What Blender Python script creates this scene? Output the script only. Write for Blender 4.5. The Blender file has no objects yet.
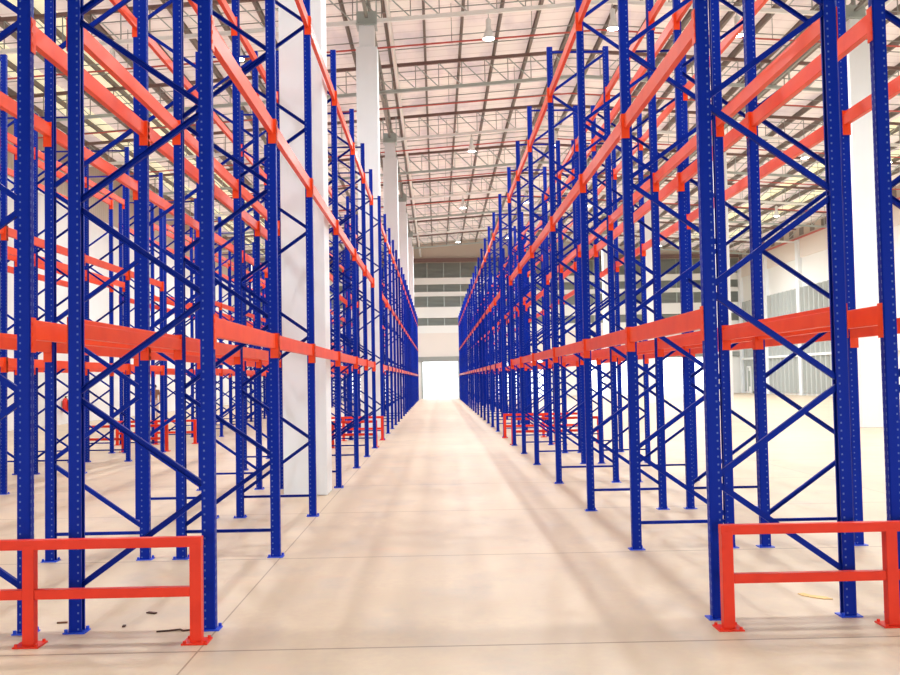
import bpy, bmesh, math, random
from mathutils import Vector, Matrix
random.seed(7)
C = bpy.context.scene.collection
PI = math.pi

# ---------------------------------------------------------------- materials
def mat(name, col, rough=.5, metal=0., spec=.5, noise=None, bump=None, emit=None):
    m = bpy.data.materials.new(name); m.use_nodes = True
    nt = m.node_tree; N = nt.nodes; L = nt.links
    b = N['Principled BSDF']
    b.inputs['Base Color'].default_value = (*col, 1)
    b.inputs['Roughness'].default_value = rough
    b.inputs['Metallic'].default_value = metal
    b.inputs['Specular IOR Level'].default_value = spec
    if noise:
        sc, col2, lo, hi = noise
        tc = N.new('ShaderNodeTexCoord'); n = N.new('ShaderNodeTexNoise')
        n.inputs['Scale'].default_value = sc; n.inputs['Detail'].default_value = 5
        L.new(tc.outputs['Object'], n.inputs['Vector'])
        r = N.new('ShaderNodeMapRange'); r.inputs[1].default_value = lo; r.inputs[2].default_value = hi
        L.new(n.outputs['Fac'], r.inputs[0])
        mx = N.new('ShaderNodeMix'); mx.data_type = 'RGBA'
        mx.inputs[6].default_value = (*col, 1); mx.inputs[7].default_value = (*col2, 1)
        L.new(r.outputs[0], mx.inputs[0]); L.new(mx.outputs[2], b.inputs['Base Color'])
    if bump:
        ax, pitch, dist = bump
        tc = N.new('ShaderNodeTexCoord'); w = N.new('ShaderNodeTexWave')
        w.bands_direction = ax; w.inputs['Scale'].default_value = 1/pitch*.05*PI*2/PI*1.0
        L.new(tc.outputs['Object'], w.inputs['Vector'])
        bp = N.new('ShaderNodeBump'); bp.inputs['Distance'].default_value = dist
        L.new(w.outputs['Color'], bp.inputs['Height']); L.new(bp.outputs[0], b.inputs['Normal'])
    if emit:
        b.inputs['Emission Color'].default_value = (*emit[0], 1); b.inputs['Emission Strength'].default_value = emit[1]
    return m

BLUE = (.001, .020, .32)
M = {}
M['blue'] = mat('blue_paint', BLUE, .45, spec=.10, noise=(9., (.001, .016, .27), .35, .7))
M['bright_blue'] = mat('blue_foot_paint', (.01, .07, .68), .4, spec=.3)
M['orange'] = mat('orange_red_paint', (.90, .085, .018), .38, spec=.18, noise=(4., (.80, .06, .015), .4, .8))
M['guard'] = mat('red_orange_guard_paint', (.80, .040, .012), .4, spec=.25, noise=(6., (.70, .03, .010), .4, .8))
M['white'] = mat('white_column_paint', (.87, .93, .97), .55, noise=(.8, (.84, .90, .93), .4, .7))
M['white_wall'] = mat('white_wall_paint', (.80, .83, .82), .6, noise=(.4, (.72, .75, .73), .4, .7))
M['steel'] = mat('galvanised_steel', (.45, .52, .50), .4, .3)
M['white_steel'] = mat('white_painted_steel', (.90, .94, .93), .4)
M['brown_steel'] = mat('brown_primer_steel', (.20, .125, .11), .55)
M['grey_steel'] = mat('grey_steel', (.30, .32, .30), .5)
M['purlin'] = mat('dark_purlin_steel', (.20, .175, .155), .55)
M['red_pipe'] = mat('red_pipe_paint', (.55, .10, .08), .4)
M['dark'] = mat('dark_rubber', (.02, .02, .02), .6)
M['louvre'] = mat('grey_louvre', (.33, .38, .34), .5)
M['band_white'] = mat('white_cladding', (.84, .86, .83), .6)
M['pinkish'] = mat('pinkish_beige_cladding', (.80, .75, .69), .6)
M['beige'] = mat('beige_cladding', (.55, .49, .41), .6)
M['grey_clad'] = mat('grey_ribbed_cladding', (.40, .44, .42), .5)
M['groove'] = mat('dark_groove', (.14, .16, .15), .5)
M['rib_light'] = mat('pale_rib', (.62, .66, .63), .5)
M['concrete_out'] = mat('pale_apron_concrete', (.8, .78, .74), .8)
M['skylight'] = mat('yellowed_skylight_sheet', (.75, .74, .45), .5, emit=((1, .96, .68), .45))
M['lamp_glow'] = mat('lamp_lens', (.9, .9, .9), .4, emit=((1, .98, .93), 30))
M['skin'] = mat('skin', (.45, .26, .17), .6)
M['hair'] = mat('black_hair', (.01, .008, .007), .6)
M['shirt_brown'] = mat('brown_shirt_cloth', (.20, .09, .05), .8)
M['shirt_maroon'] = mat('maroon_shirt_cloth', (.16, .03, .04), .8)
M['trouser_pale'] = mat('pale_trouser_cloth', (.60, .48, .44), .8)
M['trouser_dark'] = mat('dark_trouser_cloth', (.03, .03, .05), .8)
M['paper'] = mat('yellowed_paper', (.75, .52, .22), .8)
M['twig'] = mat('dark_scrap', (.08, .04, .03), .8)
M['redcan'] = mat('red_extinguisher_paint', (.75, .03, .02), .3)

def post_material():
    m = bpy.data.materials.new('blue_perforated_paint'); m.use_nodes = True
    nt = m.node_tree; N = nt.nodes; L = nt.links; b = N['Principled BSDF']
    b.inputs['Roughness'].default_value = .45; b.inputs['Specular IOR Level'].default_value = .10
    tc = N.new('ShaderNodeTexCoord'); s = N.new('ShaderNodeSeparateXYZ'); L.new(tc.outputs['Object'], s.inputs[0])
    def mth(op, a, c=None):
        n = N.new('ShaderNodeMath'); n.operation = op
        for i, v in ((0, a), (1, c)):
            if v is None: continue
            if isinstance(v, (int, float)): n.inputs[i].default_value = v
            else: L.new(v, n.inputs[i])
        return n.outputs[0]
    X, Y, Z = s.outputs
    zc = mth('MULTIPLY', mth('ABSOLUTE', mth('SUBTRACT', mth('FRACT', mth('DIVIDE', Z, .055)), .5)), .055)
    ay = mth('ABSOLUTE', Y)
    fl = mth('MULTIPLY', mth('LESS_THAN', zc, .0065), mth('MULTIPLY', mth('LESS_THAN', mth('ABSOLUTE', mth('SUBTRACT', X, .024)), .006), mth('GREATER_THAN', ay, .0365)))
    fr = mth('MULTIPLY', mth('LESS_THAN', zc, .012), mth('MULTIPLY', mth('LESS_THAN', mth('ABSOLUTE', mth('SUBTRACT', ay, .021)), .006), mth('LESS_THAN', X, -.0435)))
    f = mth('MAXIMUM', fl, fr)
    mx = N.new('ShaderNodeMix'); mx.data_type = 'RGBA'
    mx.inputs[6].default_value = (*BLUE, 1); mx.inputs[7].default_value = (.10, .16, .44, 1)
    L.new(f, mx.inputs[0]); L.new(mx.outputs[2], b.inputs['Base Color'])
    return m
M['post'] = post_material()

def floor_material():
    m = bpy.data.materials.new('beige_concrete'); m.use_nodes = True
    nt = m.node_tree; N = nt.nodes; L = nt.links; b = N['Principled BSDF']
    tc = N.new('ShaderNodeTexCoord'); s = N.new('ShaderNodeSeparateXYZ'); L.new(tc.outputs['Object'], s.inputs[0])
    def noise(scale, detail, sx=1., sy=1.):
        mp = N.new('ShaderNodeMapping'); mp.inputs['Scale'].default_value = (sx, sy, 1)
        L.new(tc.outputs['Object'], mp.inputs[0])
        n = N.new('ShaderNodeTexNoise'); n.inputs['Scale'].default_value = scale; n.inputs['Detail'].default_value = detail
        n.inputs['Roughness'].default_value = .62
        L.new(mp.outputs[0], n.inputs['Vector']); return n.outputs['Fac']
    def ramp(f, lo, hi):
        r = N.new('ShaderNodeMapRange'); r.inputs[1].default_value = lo; r.inputs[2].default_value = hi; L.new(f, r.inputs[0]); return r.outputs[0]
    def mix(f, a, c, blend='MIX'):
        n = N.new('ShaderNodeMix'); n.data_type = 'RGBA'; n.blend_type = blend
        if isinstance(f, float): n.inputs[0].default_value = f
        else: L.new(f, n.inputs[0])
        for i, v in ((6, a), (7, c)):
            if isinstance(v, tuple): n.inputs[i].default_value = (*v, 1)
            else: L.new(v, n.inputs[i])
        return n.outputs[2]
    def mth(op, a, c=None):
        n = N.new('ShaderNodeMath'); n.operation = op
        for i, v in ((0, a), (1, c)):
            if v is None: continue
            if isinstance(v, (int, float)): n.inputs[i].default_value = v
            else: L.new(v, n.inputs[i])
        return n.outputs[0]
    col = mix(ramp(noise(.55, 6), .35, .68), (.56, .47, .325), (.67, .565, .40))
    col = mix(ramp(noise(1.6, 9, 1, .6), .50, .70), col, (.47, .42, .345))     # greyer scuffed patches
    col = mix(ramp(noise(1.1, 4, .6, 1.4), .60, .80), col, (.66, .44, .29))    # rusty dust
    col = mix(ramp(noise(14., 4), .3, .8), col, (.58, .46, .35))
    X, Y, Z = s.outputs
    # saw-cut joints along the racks and across the aisle
    j1 = mth('LESS_THAN', mth('ABSOLUTE', mth('SUBTRACT', mth('FRACT', mth('DIVIDE', mth('ADD', X, 1.56+7.8*50), 7.8)), .0)), .0016)
    j2 = mth('LESS_THAN', mth('FRACT', mth('DIVIDE', mth('ADD', Y, 3.45), 3.3)), .0075)
    j = mth('MULTIPLY', mth('MAXIMUM', j1, j2), .70)
    col = mix(j, col, (.22, .15, .10))
    L.new(col, b.inputs['Base Color'])
    r = N.new('ShaderNodeMapRange'); r.inputs[3].default_value = .34; r.inputs[4].default_value = .58
    L.new(noise(2.2, 5), r.inputs[0]); L.new(r.outputs[0], b.inputs['Roughness'])
    b.inputs['Specular IOR Level'].default_value = .4
    bp = N.new('ShaderNodeBump'); bp.inputs['Distance'].default_value = .004; bp.inputs['Strength'].default_value = .25
    L.new(noise(30., 3), bp.inputs['Height']); L.new(bp.outputs[0], b.inputs['Normal'])
    return m
M['floor'] = floor_material()

def roof_material():
    m = bpy.data.materials.new('roof_sheet'); m.use_nodes = True
    nt = m.node_tree; N = nt.nodes; L = nt.links; b = N['Principled BSDF']
    b.inputs['Roughness'].default_value = .55
    tc = N.new('ShaderNodeTexCoord')
    mp = N.new('ShaderNodeMapping'); mp.inputs['Scale'].default_value = (1., .35, 1); L.new(tc.outputs['Object'], mp.inputs[0])
    n = N.new('ShaderNodeTexNoise'); n.inputs['Scale'].default_value = .9; n.inputs['Detail'].default_value = 4; L.new(mp.outputs[0], n.inputs['Vector'])
    cr = N.new('ShaderNodeValToRGB'); L.new(n.outputs['Fac'], cr.inputs[0])
    e = cr.color_ramp.elements; e[0].position = .32; e[0].color = (.56, .52, .60, 1); e[1].position = .72; e[1].color = (.84, .86, .80, 1)
    k = cr.color_ramp.elements.new(.5); k.color = (.82, .78, .78, 1)
    s = N.new('ShaderNodeSeparateXYZ'); L.new(tc.outputs['Object'], s.inputs[0])
    d = N.new('ShaderNodeMath'); d.operation = 'DIVIDE'; L.new(s.outputs[1], d.inputs[0]); d.inputs[1].default_value = .76
    f = N.new('ShaderNodeMath'); f.operation = 'FRACT'; L.new(d.outputs[0], f.inputs[0])
    g = N.new('ShaderNodeMath'); g.operation = 'LESS_THAN'; L.new(f.outputs[0], g.inputs[0]); g.inputs[1].default_value = .11
    q = N.new('ShaderNodeMath'); q.operation = 'MULTIPLY'; L.new(g.outputs[0], q.inputs[0]); q.inputs[1].default_value = .45
    mx = N.new('ShaderNodeMix'); mx.data_type = 'RGBA'; L.new(q.outputs[0], mx.inputs[0]); L.new(cr.outputs[0], mx.inputs[6]); mx.inputs[7].default_value = (.42, .36, .34, 1)
    L.new(mx.outputs[2], b.inputs['Base Color'])
    # thin sheets let some of the daylight above through
    t = N.new('ShaderNodeBsdfTranslucent'); t.inputs[0].default_value = (.96, .86, .80, 1)
    ms = N.new('ShaderNodeMixShader'); ms.inputs[0].default_value = .30
    L.new(b.outputs[0], ms.inputs[1]); L.new(t.outputs[0], ms.inputs[2]); L.new(ms.outputs[0], N['Material Output'].inputs[0])
    return m
M['roof'] = roof_material()

# ---------------------------------------------------------------- mesh helpers
class MB:
    def __init__(s): s.v = []; s.f = []
    def box(s, x0, x1, y0, y1, z0, z1):
        n = len(s.v)
        s.v += [(x0,y0,z0),(x1,y0,z0),(x1,y1,z0),(x0,y1,z0),(x0,y0,z1),(x1,y0,z1),(x1,y1,z1),(x0,y1,z1)]
        s.f += [tuple(n+i for i in q) for q in ((3,2,1,0),(4,5,6,7),(0,1,5,4),(1,2,6,5),(2,3,7,6),(3,0,4,7))]
        return s
    def prism(s, poly, a, b, fn):
        """closed polygon poly [(u,v)] swept between a and b; fn(u,v,t)->xyz"""
        n = len(s.v); k = len(poly)
        s.v += [fn(u, v, a) for u, v in poly] + [fn(u, v, b) for u, v in poly]
        s.f += [(n+i, n+(i+1) % k, n+k+(i+1) % k, n+k+i) for i in range(k)]
        s.f += [tuple(n+i for i in reversed(range(k))), tuple(n+k+i for i in range(k))]
        return s
    def bar(s, p, q, w, h, up=(0, 1, 0)):
        """rectangular bar from p to q, h measured along 'up'"""
        p = Vector(p); q = Vector(q); d = (q-p).normalized(); u = Vector(up); u = (u-u.dot(d)*d).normalized(); r = d.cross(u)
        n = len(s.v)
        for c in (p, q):
            for a, b_ in ((-1,-1),(1,-1),(1,1),(-1,1)):
                s.v.append(tuple(c + r*a*w/2 + u*b_*h/2))
        s.f += [tuple(n+i for i in z) for z in ((3,2,1,0),(4,5,6,7),(0,1,5,4),(1,2,6,5),(2,3,7,6),(3,0,4,7))]
        return s
    def chan(s, p, q, w, h, t=.004, up=(0, 1, 0)):
        """C channel brace: web w wide, flanges h deep"""
        p = Vector(p); q = Vector(q); d = (q-p).normalized(); u = Vector(up); u = (u-u.dot(d)*d).normalized(); r = d.cross(u)
        poly = [(-w/2,-h/2),(w/2,-h/2),(w/2,h/2),(w/2-t,h/2),(w/2-t,-h/2+t),(-w/2+t,-h/2+t),(-w/2+t,h/2),(-w/2,h/2)]
        n = len(s.v); k = 8
        for c in (p, q):
            for a, b_ in poly: s.v.append(tuple(c + r*a + u*b_))
        s.f += [(n+i, n+(i+1) % k, n+k+(i+1) % k, n+k+i) for i in range(k)]
        return s
    def lathe(s, prof, c=(0, 0, 0), seg=16, axis='z'):
        n = len(s.v); k = len(prof)
        for r, z in prof:
            for i in range(seg):
                a = 2*PI*i/seg; s.v.append((c[0]+r*math.cos(a), c[1]+r*math.sin(a), c[2]+z))
        for j in range(k-1):
            for i in range(seg):
                i2 = (i+1) % seg; s.f.append((n+j*seg+i, n+j*seg+i2, n+(j+1)*seg+i2, n+(j+1)*seg+i))
        s.f.append(tuple(n+i for i in reversed(range(seg)))); s.f.append(tuple(n+(k-1)*seg+i for i in range(seg)))
        return s
    def tube(s, p, q, r, seg=10):
        p = Vector(p); q = Vector(q); d = (q-p).normalized(); a0 = Vector((0, 0, 1)) if abs(d.z) < .9 else Vector((1, 0, 0))
        u = d.cross(a0).normalized(); w = d.cross(u); n = len(s.v)
        for c in (p, q):
            for i in range(seg):
                a = 2*PI*i/seg; s.v.append(tuple(c+u*math.cos(a)*r+w*math.sin(a)*r))
        s.f += [(n+i, n+(i+1) % seg, n+seg+(i+1) % seg, n+seg+i) for i in range(seg)]
        s.f += [tuple(n+i for i in reversed(range(seg))), tuple(n+seg+i for i in range(seg))]
        return s
    def merge(s, o, fn=lambda p: p):
        n = len(s.v); s.v += [fn(p) for p in o.v]; s.f += [tuple(n+i for i in f) for f in o.f]; return s
    def mesh(s, name, m, bevel=0, smooth=False):
        me = bpy.data.meshes.new(name); me.from_pydata(s.v, [], s.f); me.materials.append(m)
        bm = bmesh.new(); bm.from_mesh(me); bmesh.ops.recalc_face_normals(bm, faces=bm.faces)
        if bevel: bmesh.ops.bevel(bm, geom=[e for e in bm.edges if e.is_manifold and e.calc_face_angle(0) > .6], offset=bevel, segments=2, affect='EDGES', profile=.5, clamp_overlap=True)
        bm.to_mesh(me); bm.free()
        if smooth:
            for p in me.polygons: p.use_smooth = True
        return me
def link(name, me, parent=None, loc=(0,0,0), rotz=0):
    o = bpy.data.objects.new(name, me); C.objects.link(o); o.location = loc; o.rotation_euler = (0, 0, rotz)
    if parent: o.parent = parent
    return o
def put(name, mb, m, parent=None, bevel=0, smooth=False): return link(name, mb.mesh(name, m, bevel, smooth), parent)
def tag(o, label=None, cat=None, group=None, kind=None):
    for k, v in (('label', label), ('category', cat), ('group', group), ('kind', kind)):
        if v: o[k] = v
    return o
def struct(o, label=None): o['kind'] = 'structure'; (label and tag(o, label)); return o
ORD = ['first','second','third','fourth','fifth','sixth','seventh','eighth','ninth','tenth','eleventh','twelfth','thirteenth','fourteenth','fifteenth','sixteenth','seventeenth','eighteenth','nineteenth','twentieth']

# ---------------------------------------------------------------- layout (metres; x right, y down the aisle)
ZS1 = [7.04, 9.885, 12.8, 16.15, 19.7, 22.6, 25.4]                       # near block of frames
ZS2 = [29.1] + [32.3+15.4*k+3*i for k in range(3) for i in range(5)] + [78.5, 81.5, 84.5]
D, G, H = .921, .35, 7.105
LV = [2.177, 4.305, 6.418]; LVN = ['lowest', 'middle', 'top']
XL, XR, XC = -1.605, 1.932, -6.95
CAM = Vector((0, 0, 1.7))
# rows: key, x of aisle post, rotation (0: frame runs to +x), phrase
ROWS = [('A', XL, PI, 'left rack along the central aisle'),
        ('B', XL-2*D-G, 0, 'rack backing onto the left aisle rack'),
        ('E', XR, 0, 'right rack along the central aisle'),
        ('F', XR+2*D+G, PI, 'rack backing onto the right aisle rack'),
        ('C', XC, PI, 'inner rack of the far left pair'),
        ('Dd', XC-2*D-G, 0, 'outer rack of the far left pair')]
ROOF = lambda x: 12.98 + .07*(5.65-abs(x-5.65))          # underside of the trusses
WXL, WXR, YB, YF = -16.9, 28.25, -7., 92.1

# ---------------------------------------------------------------- setting
fl = struct(put('floor', MB().box(WXL, WXR, YB, YF+.25, -.2, 0), M['floor']))
gr = struct(put('ground_outside', MB().box(-60, 70, YF+.25, 160, -.25, -.02), M['concrete_out']))
gr.name = 'floor_outside'
struct(put('floor_yard', MB().box(-60, 70, -60, YB, -.25, -.02), M['concrete_out']))

# roof: two slopes of sheet, purlins and translucent strips under it
def slope(x0, x1, dz, t, y0=YB, y1=YF+.5):
    m = MB(); n = 0
    za, zb = ROOF(x0)+dz, ROOF(x1)+dz
    m.v += [(x0,y0,za),(x1,y0,zb),(x1,y1,zb),(x0,y1,za),(x0,y0,za+t),(x1,y0,zb+t),(x1,y1,zb+t),(x0,y1,za+t)]
    m.f += [(3,2,1,0),(4,5,6,7),(0,1,5,4),(1,2,6,5),(2,3,7,6),(3,0,4,7)]
    return m
rf = slope(WXL-.3, 5.65, 1.40, .12); rf.merge(slope(5.65, WXR+.3, 1.40, .12))
ceiling = struct(put('ceiling', rf, M['roof']))
k = -13
while True:
    x = 1.1 + 1.34*k
    if x > WXR-.4: break
    if x > WXL+.3:
        m = MB(); z = ROOF(x)+1.14
        m.box(x-.045, x+.045, YB+.2, YF, z, z+.012).box(x-.006, x+.006, YB+.2, YF, z+.012, z+.25).box(x-.045, x+.045, YB+.2, YF, z+.25, z+.262)
        put('purlin', m, M['purlin'], ceiling)
    k += 1
for x in (-15.6, -12.9, 21.9, 24.6):
    put('skylight', slope(x, x+1.1, 1.36, .03, 2., YF-1), M['skylight'], ceiling)
# thin braces between the purlins, running across the roof
for y in [15.1+7.7*i+3.85*j for i in range(0, 10) for j in (0, 1)]:
    m = MB()
    for a, b in ((WXL+.2, 5.65), (5.65, WXR-.2)):
        for o in (-.55, .55):
            m.bar((a, y+1.9+o, ROOF(a)+1.12), (b, y+1.9+o, ROOF(b)+1.12), .03, .03)
    if y+2 < YF: put('sag_rod', m, M['grey_steel'], ceiling)

# left wall: white below, beige ribbed sheet above
wl = struct(put('wall_left', MB().box(WXL-.25, WXL, YB, YF, 0, 10.0), M['white_wall']))
m = MB()
y = YB
while y < YF:
    m.prism([(0,0),(.10,.05),(.20,.05),(.30,0),(.30,-.02),(0,-.02)], 10.0, 13.16, lambda u, v, t, y=y: (WXL-.1+v, y+u, t)); y += .30
put('upper_cladding', m, M['beige'], wl)
put('flashing', MB().box(WXL, WXL+.06, YB, YF, 9.96, 10.06), M['band_white'], wl)
# right wall
wr = struct(put('wall_right', MB().box(WXR, WXR+.25, YB, YF, 0, 13.17), M['band_white']))
m = MB()
for a, b in ((62., YF-.6),):
    y = a
    while y < b:
        m.prism([(0,0),(.16,.22),(.42,.22),(.58,0)], 0.15, 8.3, lambda u, v, t, y=y: (WXR+.002-v, y+u, t)); y += .95
put('ribbed_cladding', m, M['grey_clad'], wr)
m = MB(); y = 62.6
while y < YF-.6: m.box(WXR-.05, WXR, y, y+.30, .15, 8.3); y += .95
put('groove_panel', m, M['groove'], wr)
put('horizontal_rail', MB().box(WXR-.29, WXR, 60, YF-.5, 3.0, 3.18), M['white_steel'], wr)
put('upper_band', MB().box(WXR-.12, WXR, YB, YF-.2, 10.6, 12.1), M['pinkish'], wr)
put('eaves_strip', MB().box(WXR-.14, WXR, YB, YF-.2, 12.1, 12.95), M['beige'], wr)
m = MB(); y = YB+1
while y < YF-1: m.box(WXR-.16, WXR-.13, y, y+.9, 12.3, 12.85); y += 2.2
put('vent_louvre', m, M['purlin'], wr)
put('red_pipe', MB().tube((WXR-.24, 5, 12.1), (WXR-.24, YF-.3, 12.1), .07), M['red_pipe'], wr)
for i in range(11):
    y = 15.1+7.7*i
    if y > YF-.5: y = YF-.55
    put('pilaster', MB().box(WXR-.3, WXR, y-.3, y+.3, 0, 12.0), M['white'], wr)
n = 1
for i, y in enumerate((58.5, 55.2, 50.6)):
    w = struct(put('window_%d' % n, MB().box(WXR-.05, WXR-.01, y-.35, y+.35, 6.4, 8.9), M['louvre'])); n += 1
    mm = MB()
    for z in (6.35, 8.88): mm.box(WXR-.07, WXR-.005, y-.4, y+.4, z, z+.07)
    for yy in (-.4, .35): mm.box(WXR-.07, WXR-.005, y+yy, y+yy+.05, 6.4, 8.9)
    put('window_frame', mm, M['white_steel'], w)
# pedestrian door near the far corner of the right wall
dd = struct(put('door_1', MB().box(WXR-.2, WXR-.14, 89.0, 90.0, 0.01, 2.3), M['band_white']))
mm = MB().box(WXR-.26, WXR-.13, 88.9, 89.0, 0, 2.4).box(WXR-.26, WXR-.13, 90.0, 90.1, 0, 2.4).box(WXR-.26, WXR-.13, 88.9, 90.1, 2.3, 2.42)
put('door_frame', mm, M['white_steel'], dd); put('vision_panel', MB().box(WXR-.215, WXR-.2, 89.3, 89.7, .6, 2.0), M['louvre'], dd)
# wall behind the camera
bw = MB().box(WXL-.25, WXR+.25, YB-.25, YB, 3.6, 14.6)
for x in (WXL-.25, -5.4, 5.4, 16.4, WXR-.35): bw.box(x, x+.6, YB-.25, YB, 0, 3.6)     # unseen loading openings, assumed and sized to let daylight in from behind
struct(put('wall_back', bw, M['grey_clad']))
# far wall: openings, lintel, bands of cladding and louvred windows
DO = [(-14.5, -10.5), (-7.9, -4.2), (-1.29, 1.93), (5.6, 9.8), (13.6, 18.0), (20.6, 24.8)]
wf = MB(); x = WXL-.25
for a, b in DO: wf.box(x, a, YF, YF+.25, 0, 3.36); x = b
wf.box(x, WXR+.25, YF, YF+.25, 0, 3.36); wf.box(WXL-.25, WXR+.25, YF, YF+.25, 3.36, 6.7)
far = struct(put('wall_front', wf, M['band_white']))
put('lintel', MB().box(WXL, WXR, YF-.22, YF-.001, 3.38, 3.82), M['grey_steel'], far)
put('trim_line', MB().box(WXL, WXR, YF-.05, YF-.001, 5.85, 6.0), M['pinkish'], far)
put('wall_panel', MB().box(WXL, WXR, YF-.03, YF-.001, 3.82, 5.85), M['pinkish'], far)
for z0, z1 in ((7.4, 8.4), (9.4, 9.8), (10.5, 11.1)):
    put('white_band', MB().box(WXL, WXR, YF-.12, YF+.25, z0, z1), M['band_white'], far)
put('gable', MB().box(WXL, WXR, YF, YF+.25, 12.5, 14.9), M['beige'], far)
put('eaves_beam', MB().box(WXL, WXR, YF-.3, YF-.0, 12.55, 12.9), M['brown_steel'], far)
for z0, z1 in ((6.7, 7.4), (8.4, 9.4), (9.8, 10.5), (11.1, 12.5)):
    w = struct(put('window_%d' % n, MB().box(WXL, WXR, YF+.1, YF+.2, z0, z1), M['louvre'])); n += 1
    mm = MB(); z = z0+.03
    while z < z1-.05: mm.bar((WXL, YF+.04, z), (WXR, YF+.04, z+.0), .10, .015, (0, .6, 1)); z += .12
    put('louvre_slats', mm, M['grey_steel'], w)
    mm = MB(); xx = WXL+.7
    while xx < WXR: mm.box(xx, xx+.07, YF-.02, YF+.1, z0, z1); xx += 1.54
    put('mullions', mm, M['steel'], w)
for i, (a, b) in enumerate(DO):
    mm = MB().box(a-.14, a, YF-.12, YF+.3, 0, 3.38).box(b, b+.14, YF-.12, YF+.3, 0, 3.38)
    d_ = struct(put('door_%d' % (i+2), mm, M['steel']))
    put('shutter_box', MB().box(a-.1, b+.1, YF-.35, YF-.22, 3.37, 3.80), M['grey_steel'], d_)

# ---------------------------------------------------------------- concrete columns
CY = [15.1+15.4*i for i in range(5)]
def column(cx, cy, label):
    o = tag(link('concrete_column', None, None, (cx, cy+.33, 0)), label, 'column', 'white columns carrying the roof')
    put('shaft', MB().box(-.33, .33, -.33, .33, 0, 12.02), M['white'], o, .015)
    put('column_neck', MB().box(-.24, .24, -.24, .24, 12.02, ROOF(cx)-.12), M['white'], o, .01)
    m = MB().box(-.32, .32, -.32, .32, ROOF(cx)-.12, ROOF(cx)-.07)
    for s in (-1, 1):
        m.box(s*.30-.012, s*.30+.012, -.15, .15, ROOF(cx)-.07, ROOF(cx)+1.12); m.box(-.30, .30, s*.15-.008, s*.15+.008, ROOF(cx)-.07, ROOF(cx)+.35)
    m.box(-.012, .012, -.15, .15, ROOF(cx)-.07, ROOF(cx)+1.12)
    put('steel_bracket', m, M['steel'], o)
    m = MB()
    for sx in (-1, 1):
        for sy in (-1, 1): m.lathe([(.02, 0), (.02, .04)], (sx*.24, sy*.24, ROOF(cx)-.07), 6)
    put('bolts', m, M['grey_steel'], o)
    return o
W5 = ['nearest', 'second nearest', 'third nearest', 'fourth nearest', 'farthest']
for i, y in enumerate(CY):
    column(-2.0, y, '%s square white column standing in the left aisle rack' % W5[i])
for i, y in enumerate(CY[1:]):
    column(13.3, y, '%s square white column on the open floor right of the racks' % ['nearest', 'second nearest', 'third nearest', 'farthest'][i])

# ---------------------------------------------------------------- roof trusses
TY = [30.8+7.7*i for i in range(8)]
def truss(y, main, parts, label):
    o = tag(link('roof_truss', None, None, (5.65, y, ROOF(5.65))), label, 'roof truss', 'steel trusses spanning the hall')
    zr = ROOF(5.65)
    L_ = lambda x, dz: (x-5.65, 0, ROOF(x)-zr+dz)
    m = MB()
    for a, b in ((WXL+.05, 5.65), (5.65, WXR-.05)): m.bar(L_(a, .06), L_(b, .06), .12, .12)
    put('bottom_chord', m, M['white_steel'] if main else M['steel'], o)
    m = MB()
    for a, b in ((WXL+.05, 5.65), (5.65, WXR-.05)): m.bar(L_(a, 1.07), L_(b, 1.07), .12, .12)
    put('top_chord', m, M['brown_steel'], o)
    p = 22.55/25; webs = []
    for i in range(50):
        x0 = WXL+.05+i*.901; x1 = x0+.901
        if i >= 25: a, b = (x0, .1), (x1, 1.03)
        else: a, b = (x0, 1.03), (x1, .1)
        if parts: put('diagonal_web', MB().bar(L_(*a), L_(*b), .035, .035), M['steel'], o)
        else: webs.append(MB().bar(L_(*a), L_(*b), .05, .05))
        v = MB().bar(L_(x1, .1), L_(x1, 1.03), .03, .03)
        if i < 49:
            if parts: put('vertical_web', v, M['grey_steel'], o)
            else: webs.append(v)
    if not parts:
        m = MB()
        for w in webs: m.merge(w)
        put('web_bracing', m, M['steel'], o)
    return o
TL = ['nearest', 'second', 'third', 'fourth', 'fifth', 'sixth', 'seventh', 'farthest']
for i, y in enumerate(TY):
    truss(y, i % 2 == 0, i < 3, '%s roof truss from the camera, %s' % (TL[i], 'white bottom chord resting on columns' if i % 2 == 0 else 'grey bottom chord between two column rows'))
# white longitudinal ties just right of the column line and jack trusses between columns
for cx, side in ((-2.0, 'left'), (13.3, 'right')):
    o = tag(link('longitudinal_tie', None, None, (cx+.68, 15, ROOF(cx+.68)+.2)), 'white pipe running down the hall under the roof beside the %s columns' % side, 'roof tie')
    put('pipe', MB().tube((0, 0, 0), (0, YF-15.2, 0), .07), M['white_steel'], o)
    mm = MB()
    for y in TY: mm.bar((0, y-15, 0), (0, y-15, .9), .05, .05)
    put('hanger', mm, M['steel'], o)
    o = tag(link('jack_truss', None, None, (cx, 15.5, ROOF(cx))), 'grey steel truss along the tops of the %s columns' % side, 'roof truss')
    m = MB().box(-.05, .05, .4, YF-15.8, .98, 1.08).box(-.05, .05, .4, YF-15.8, .14, .22)
    put('chords', m, M['grey_steel'], o)
    m = MB(); y = .5; u = 0
    while y < YF-17.5:
        m.bar((0, y, .2 if u else 1.0), (0, y+1.28, 1.0 if u else .2), .05, .05, (1, 0, 0)); y += 1.28; u = 1-u
    put('web_bracing', m, M['grey_steel'], o)
# sprinkler pipes
for i, y in enumerate([32.8, 40.2, 47.8, 55.0, 62.8]):
    m = MB()
    for a, b in ((WXL+.3, 5.65), (5.65, WXR-.3)): m.tube((a, y, ROOF(a)-.12), (b, y, ROOF(b)-.12), .03)
    o = put('sprinkler_pipe', m, M['red_pipe']); x = WXL+1.5
    while x < WXR-1: put('hanger_rod', MB().tube((x, y, ROOF(x)-.12), (x, y, ROOF(x)+1.2), .012, 6), M['grey_steel'], o); x += 2.68
    tag(o, 'thin red sprinkler pipe crossing under the roof, %s from the camera' % ORD[i], 'pipe', 'red sprinkler pipes')

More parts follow.
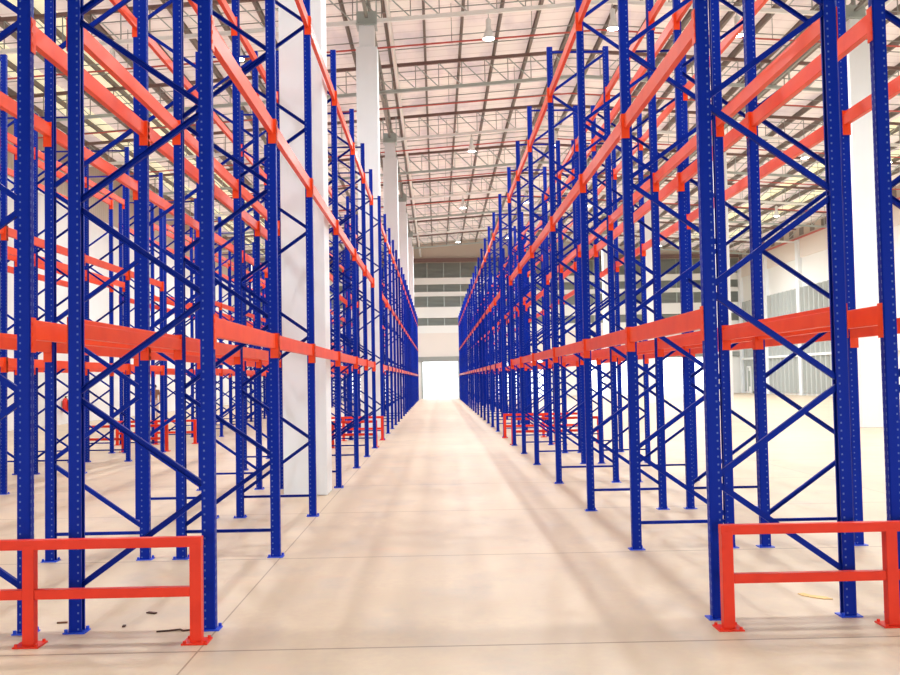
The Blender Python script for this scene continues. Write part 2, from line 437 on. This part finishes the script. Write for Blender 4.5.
# ---------------------------------------------------------------- high bay lamps
def lamp_meshes():
    h = MB().lathe([(.03, .66), (.03, .64), (.08, .62), (.08, .28), (.10, .26), (.16, .08), (.19, 0), (.185, 0), (.16, .10), (.10, .30)], seg=20).mesh('housing', M['white_steel'], 0, True)
    l = MB().lathe([(.178, .015), (.16, .0), (.05, -.01)], seg=20).mesh('lens', M['lamp_glow'], 0, True)
    c = MB().tube((0, 0, .64), (0, 0, .81), .012, 6).mesh('hook', M['grey_steel'])
    return h, l, c
LH, LLn, LC = lamp_meshes()
XS = [1.8+3.9*k for k in (-3, -2, 0, 1, 2, 4, 5)]
LROWS = [7.7, 15.4, 23.1, 30.8, 46.2, 61.6, 77.0]  # rows nearest the camera are out of view, added to raise the brightness
COLN = ['nearest the left wall', 'over the far left racks', 'over the central aisle', 'over the right racks', 'left of the right columns', 'right of the right columns', 'nearest the right wall']
ROWN = ['nearest row, unseen, added for brightness', 'second row, unseen, assumed for brightness', 'third row, unseen, added for brightness', 'fourth row', 'fifth row', 'sixth row', 'farthest row']
POW = [185, 150, 170, 230, 380, 480, 540]
for j, y in enumerate(LROWS):
    for i, x in enumerate(XS):
        o = tag(link('high_bay_lamp', None, None, (x, y, ROOF(x)-.80)), 'white high bay lamp, %s, %s' % (ROWN[j], COLN[i]), 'lamp', 'high bay lamps under the roof')
        link('housing', LH, o); link('lens', LLn, o); link('hook', LC, o)
        la = bpy.data.lights.new('bulb', 'AREA'); la.shape = 'DISK'; la.size = .5; la.energy = POW[j]; la.color = (.97, .985, 1)
        lo = bpy.data.objects.new('bulb', la); C.objects.link(lo); lo.parent = o; lo.location = (0, 0, -.03)

# ---------------------------------------------------------------- pallet rack frames
NODES = [.29+.672*k for k in range(11)]
POLY = [(.045,.022),(.045,.04),(-.037,.04),(-.045,.03),(-.045,-.03),(-.037,-.04),(.045,-.04),(.045,-.022),(.041,-.022),(.041,-.036),(-.035,-.036),(-.041,-.028),(-.041,.028),(-.035,.036),(.041,.036),(.041,.022)]
ME = {}
ME['post'] = MB().prism(POLY, .006, H, lambda u, v, t: (u, v, t)).mesh('post', M['post'])
pl = MB().box(-.075, .075, -.065, .065, 0, .008)
for s in (-1, 1): pl.lathe([(.012, 0), (.012, .03)], (s*.058, s*.048, .0), 8)
ME['base_plate'] = pl.mesh('base_plate', M['bright_blue'])
def brace_segments():
    S = []
    for k in range(10):
        xa = (D-.03) if k % 2 == 0 else .03; xb = .03 if k % 2 == 0 else D-.03
        S.append(((xa, 0, NODES[k]+.03), (xb, 0, NODES[k+1]-.03)))
    S += [((.02, 0, .26), (D-.02, 0, .26)), ((.02, 0, H-.08), (D-.02, 0, H-.08))]
    return S
SEG = brace_segments()
ME['brace'] = [MB().chan(a, b, .040 if i < 10 else .030, .032).mesh('brace', M['blue']) for i, (a, b) in enumerate(SEG)]
SP = [(.045,.04),(-.045,.04),(-.045,-.04),(.045,-.04),(.041,-.036),(-.041,-.036),(-.041,.036),(.041,.036)]
fm = MB()
for x, s in ((0, 1), (D, -1)):
    fm.prism([(.045,.04),(-.045,.04),(-.045,-.04),(.045,-.04),(.041,-.034),(-.039,-.034),(-.039,.034),(.041,.034)], 0, H, lambda u, v, t, x=x, s=s: (x+s*u, s*v, t))
    fm.box(x-.075, x+.075, -.065, .065, 0, .008)
for i, (a, b) in enumerate(SEG): fm.bar(a, b, .045 if i < 10 else .032, .03)
ME['far_frame'] = fm.mesh('upright_frame', M['blue'])

def make_frame(loc, rz, label, near):
    if not near:
        return tag(link('upright_frame', ME['far_frame'], None, loc, rz), label, 'rack frame', 'blue pallet rack upright frames')
    o = tag(link('upright_frame', None, None, loc, rz), label, 'rack frame', 'blue pallet rack upright frames')
    for x, r in ((0, 0), (D, PI)):
        p = link('post', ME['post'], o, (x, 0, 0), r); link('base_plate', ME['base_plate'], p)
    for b in ME['brace']: link('brace', b, o)
    return o
for key, x0, rz, ph in ROWS:
    for bi, ZS in enumerate((ZS1, ZS2)):
        for i, y in enumerate(ZS):
            if key in ('C', 'Dd') and y < 12: continue
            where = 'before the cross aisle' if bi == 0 else 'beyond the cross aisle'
            make_frame((x0, y, 0), rz, 'blue upright frame, %s along, %s, %s' % (ORD[i], ph, where), y < (40 if key in 'AE' else 34))

# ---------------------------------------------------------------- beams
BP = [(-.025,.0),(.025,.0),(.025,-.115),(.025,-.14),(-.025,-.14),(-.025,-.03),(-.012,-.03)]   # stepped box, step on the inner side (-u)
BP = [(.025,0),(.025,-.14),(-.025,-.14),(-.025,-.035),(-.008,-.035),(-.008,0)]
def beam_mesh(L_):
    return MB().prism(BP, .042, L_-.042, lambda u, v, t: (u, t, v)).mesh('load_beam', M['orange'], .003)
ct = MB().box(-.028, .052, .040, .046, -.235, .01).box(.048, .053, -.03, .046, -.235, .01)
for z in (-.05, -.12, -.19): ct.box(.0525, .056, -.018, -.004, z, z+.025)
ME['connector'] = ct.mesh('connector', M['orange'])
lens = {}
cands = []
for key, x0, rz, ph in ROWS:
    for bi, ZS in enumerate((ZS1, ZS2)):
        for i in range(len(ZS)-1):
            y0, y1 = ZS[i], ZS[i+1]
            if key in ('C', 'Dd') and y0 < 12: continue
            for li, z in enumerate(LV):
                for side in (0, 1):
                    s = 1 if rz == 0 else -1
                    x = x0 + (s*D if side else 0)
                    out = (-s if side == 0 else s)           # outward direction of that face
                    ys = y1; yv = max(y0, 3)
                    # size in view, and whether any of it is inside the frame
                    def px(yy): return 437 + 1000*x/yy, 380 - 1000*(z-1.7)/yy
                    (xa, ya), (xb, yb) = px(y0), px(y1)
                    vis = -30 < xb < 930 and yb > -20
                    if not (vis or (-30 < xa < 930 and ya > -20)): vis = False
                    size = abs(xa-xb)+abs(ya-yb)+3000*.14/y0
                    cands.append((vis, size, key, bi, i, li, side, x, y0, y1, z, out, ph))
cands.sort(key=lambda c: (not c[0], -c[1]))
rest = MB()
for n_, (vis, size, key, bi, i, li, side, x, y0, y1, z, out, ph) in enumerate(cands):
    Ln = round(y1-y0, 3)
    if n_ < 300:
        if Ln not in lens: lens[Ln] = beam_mesh(Ln)
        lab = 'orange beam, %s level, %s side, %s bay, %s, %s' % (LVN[li], 'back' if side else 'front', ORD[i], ph, 'near block' if bi == 0 else 'far block')
        lab = 'orange %s-level %s-side beam, %s bay, %s, %s' % (LVN[li], 'back' if side else 'front', ORD[i], ph, 'near half' if bi == 0 else 'far half')
        if out > 0: o = link('load_beam', lens[Ln], None, (x, y0, z), 0)
        else: o = link('load_beam', lens[Ln], None, (x, y1, z), PI)
        tag(o, lab, 'beam', 'orange pallet rack beams')
        if y0 < 45:
            link('connector', ME['connector'], o)
            c = link('connector', ME['connector'], o, (0, Ln, 0)); c.scale = (1, -1, 1)
    elif vis or y0 > 9:
        a, b = (x-.025, x+.025)
        rest.box(a, b, y0+.042, y1-.042, z-.14, z)
        for yy in (y0, y1):
            rest.box(x+out*.05-.004, x+out*.05+.004, yy-.045, yy+.045, z-.235, z+.01)
tag(put('load_beam', rest, M['orange']), 'orange beams on the racks farther down the hall', 'beam', None, 'stuff')

# ---------------------------------------------------------------- end guards (red rails)
def guard(x0, x1, y, label, rz=0):
    """three posts with two rails across the width of a double rack"""
    o = tag(link('rack_end_guard', None, None, ((x0+x1)/2, y, 0)), label, 'guard rail', 'red end guards')
    w = (x1-x0)/2
    for x in (-w+.04, 0, w-.04):
        p = put('post', MB().box(x-.038, x+.038, -.038, .038, .008, .655), M['guard'], o, .004)
        q = MB().box(x-.085, x+.085, -.085, .085, 0, .010)
        for sx in (-1, 1):
            for sy in (-1, 1): q.lathe([(.011, .01), (.011, .026)], (x+sx*.066, sy*.066, 0), 8)
        put('foot_plate', q, M['guard'], p)
    put('rail', MB().box(-w, w, -.036, .036, .628, .692), M['guard'], o, .005)
    for a, b in ((-w+.08, -.04), (.04, w-.08)):
        put('rail', MB().box(a, b, -.030, .030, .303, .366), M['guard'], o, .004)
    return o
pairs = [(XL-2*D-G-.05, XL+.05, 'left aisle pair of racks'), (XR-.05, XR+2*D+G+.05, 'right aisle pair of racks'), (XC-2*D-G-.05, XC+.05, 'far left pair of racks')]
for i, (a, b, ph) in enumerate(pairs):
    if i < 2: guard(a, b-(.02 if i == 0 else 0), 6.70+.05*i, 'red two-rail guard in the foreground, at the %s' % ph)
    guard(a, b, 25.75, 'red two-rail guard at the %s, near edge of cross aisle' % ph)
    guard(a, b, 28.75, 'red two-rail guard at the %s, far edge of cross aisle' % ph)

# ---------------------------------------------------------------- small things
def scrap(pts, w, loc, label, cat, m, name):
    b = MB()
    for p, q in zip(pts, pts[1:]): b.bar((*p, .006), (*q, .006), w, .010, (0, 0, 1))
    o = put(name, b, m); o.location = (*loc, 0); return tag(o, label, cat)
scrap([(-.13,-.02),(-.05,.0),(.02,.03),(.05,-.01),(.13,.02)], .008, (-1.83, 7.0), 'dark twisted scrap of wire on the floor by the left guard post', 'scrap', M['twig'], 'wire_scrap')
scrap([(-.03,.02),(.04,-.015)], .03, (-2.16, 7.55), 'small dark chip on the floor inside the left guard', 'scrap', M['twig'], 'wood_chip')
scrap([(0,.02),(.005,-.02)], .02, (-2.24, 7.16), 'tiny dark chip on the floor inside the left guard, nearer the rail', 'scrap', M['twig'], 'wood_chip')
scrap([(-.04,0),(.03,.01)], .02, (-2.72, 7.3), 'small brown chip beside the middle post of the left guard', 'scrap', M['shirt_brown'], 'wood_chip')
b = MB(); n0 = [(-.05,.10),(.0,.12),(.03,.04),(.12,-.03),(.14,-.11),(.07,-.10),(.0,-.03),(-.04,.03)]
b.prism(n0, .0005, .006, lambda u, v, t: (u, v, t))
o = put('paper_scrap', b, M['paper']); o.location = (2.80, 7.65, 0); tag(o, 'torn yellowish paper scrap on the floor behind the right guard', 'scrap')
# fire extinguisher on the left wall
o = tag(link('fire_extinguisher', None, None, (WXL+.16, 45.3, .55)), 'red fire extinguisher hanging low on the left white wall', 'extinguisher')
put('cylinder', MB().lathe([(.10, 0), (.13, .03), (.13, .5), (.09, .6), (.03, .64)], seg=16), M['redcan'], o, 0, True)
put('valve', MB().lathe([(.03, .63), (.03, .7)], seg=10).box(-.02, .1, -.015, .015, .69, .72), M['dark'], o)
put('hose', MB().tube((.02, 0, .68), (.14, -.04, .5), .018).tube((.14, -.04, .5), (.15, -.04, .1), .018), M['dark'], o)
put('bracket', MB().box(-.158, -.12, -.06, .06, .2, .5), M['grey_steel'], o)

# people far off
def person(loc, rz, label, shirt, trousers):
    root = tag(link('person', None, None, loc, rz), label, 'person')
    def skin(name, pts, edges, rad, m, rootv=0, lvl=2, parent=root):
        me = bpy.data.meshes.new(name); me.from_pydata(pts, edges, []); me.materials.append(m)
        o = link(name, me, parent)
        sk = o.modifiers.new('s', 'SKIN'); sk.use_smooth_shade = True
        for v, r in zip(me.skin_vertices[0].data, rad): v.radius = r
        me.skin_vertices[0].data[rootv].use_root = True
        ss = o.modifiers.new('u', 'SUBSURF'); ss.levels = ss.render_levels = lvl
        return o
    # body: one continuous figure, walking, arms a little bent
    P = [(0,0,.93),(0,0,1.10),(0,.01,1.32),(0,0,1.44),(0,-.01,1.50),(0,-.02,1.60),
         (.09,0,.88),(.10,-.10,.50),(.10,-.02,.09),(.10,-.14,.04),
         (-.09,0,.88),(-.10,.06,.50),(-.10,.16,.10),(-.10,.05,.04),
         (.18,0,1.40),(.23,.05,1.14),(.22,-.05,.90),(.22,-.08,.82),
         (-.18,0,1.40),(-.23,.02,1.14),(-.22,-.14,.92),(-.22,-.17,.84)]
    Ed = [(0,1),(1,2),(2,3),(3,4),(4,5),(0,6),(6,7),(7,8),(8,9),(0,10),(10,11),(11,12),(12,13),(2,14),(14,15),(15,16),(16,17),(2,18),(18,19),(19,20),(20,21)]
    Rr = [(.14,.10),(.13,.09),(.15,.10),(.07,.07),(.05,.05),(.075,.09),(.09,.09),(.058,.06),(.04,.04),(.04,.03),(.09,.09),(.058,.06),(.04,.04),(.04,.03),(.055,.055),(.042,.042),(.03,.03),(.035,.02),(.055,.055),(.042,.042),(.03,.03),(.035,.02)]
    skin('body', P, Ed, Rr, M['skin'])
    T = [(0,0,.95),(.09,0,.88),(.10,-.10,.50),(.10,-.03,.14),(-.09,0,.88),(-.10,.06,.50),(-.10,.155,.15)]
    skin('trousers', T, [(0,1),(1,2),(2,3),(0,4),(4,5),(5,6)], [(.15,.115),(.105,.105),(.075,.08),(.06,.06),(.105,.105),(.075,.08),(.06,.06)], trousers)
    S = [(0,0,.98),(0,0,1.14),(0,.01,1.33),(0,0,1.43),(.18,0,1.41),(.225,.045,1.19),(-.18,0,1.41),(-.225,.02,1.19)]
    skin('shirt', S, [(0,1),(1,2),(2,3),(2,4),(4,5),(2,6),(6,7)], [(.155,.115),(.145,.105),(.165,.115),(.08,.08),(.07,.07),(.06,.06),(.07,.07),(.06,.06)], shirt)
    put('hair', MB().lathe([(.02,.115),(.06,.10),(.088,.05),(.092,0),(.085,-.04)], (0, .012, 1.61), 14), M['hair'], root, 0, True)
    f = MB()
    f.lathe([(.012, 0), (.008, .03)], (0, -.115, 1.585), 6)
    for s in (-1, 1): f.lathe([(.009, 0), (.009, .008)], (s*.03, -.105, 1.615), 6); f.lathe([(.012, -.02), (.012, .025)], (s*.085, -.01, 1.59), 6)
    put('face', f, M['skin'], root)
person((-14.05, 50, 0), .4, 'person in a brown top and pale trousers far off near the left wall', M['shirt_brown'], M['trouser_pale'])
person((16.6, 79, 0), -.5, 'person in a dark maroon top far off beyond the right racks', M['shirt_maroon'], M['trouser_dark'])

# ---------------------------------------------------------------- daylight, camera
w = bpy.data.worlds.new('World'); bpy.context.scene.world = w; w.use_nodes = True
w.node_tree.nodes['Background'].inputs[0].default_value = (.93, .97, 1, 1)
w.node_tree.nodes['Background'].inputs[1].default_value = 3.0

f, pitch, yaw, roll = 1000., .0423, .0129, .01755
F = Vector((-yaw, -pitch, -1)).normalized(); U = Vector((-roll, 1, 0)); U = (U-U.dot(F)*F).normalized(); R = F.cross(U)
Mx = Matrix((R, F, U)).to_4x4(); Mx.translation = CAM
cd = bpy.data.cameras.new('camera'); cd.sensor_width = 36; cd.lens = 36*f/900; cd.clip_end = 500
cam = bpy.data.objects.new('camera', cd); C.objects.link(cam); cam.matrix_world = Mx
sc = bpy.context.scene; sc.camera = cam
sc.view_settings.view_transform = 'Standard'; sc.view_settings.look = 'None'; sc.view_settings.gamma = 1
sc.view_settings.use_curve_mapping = False; sc.view_settings.exposure = 0.47
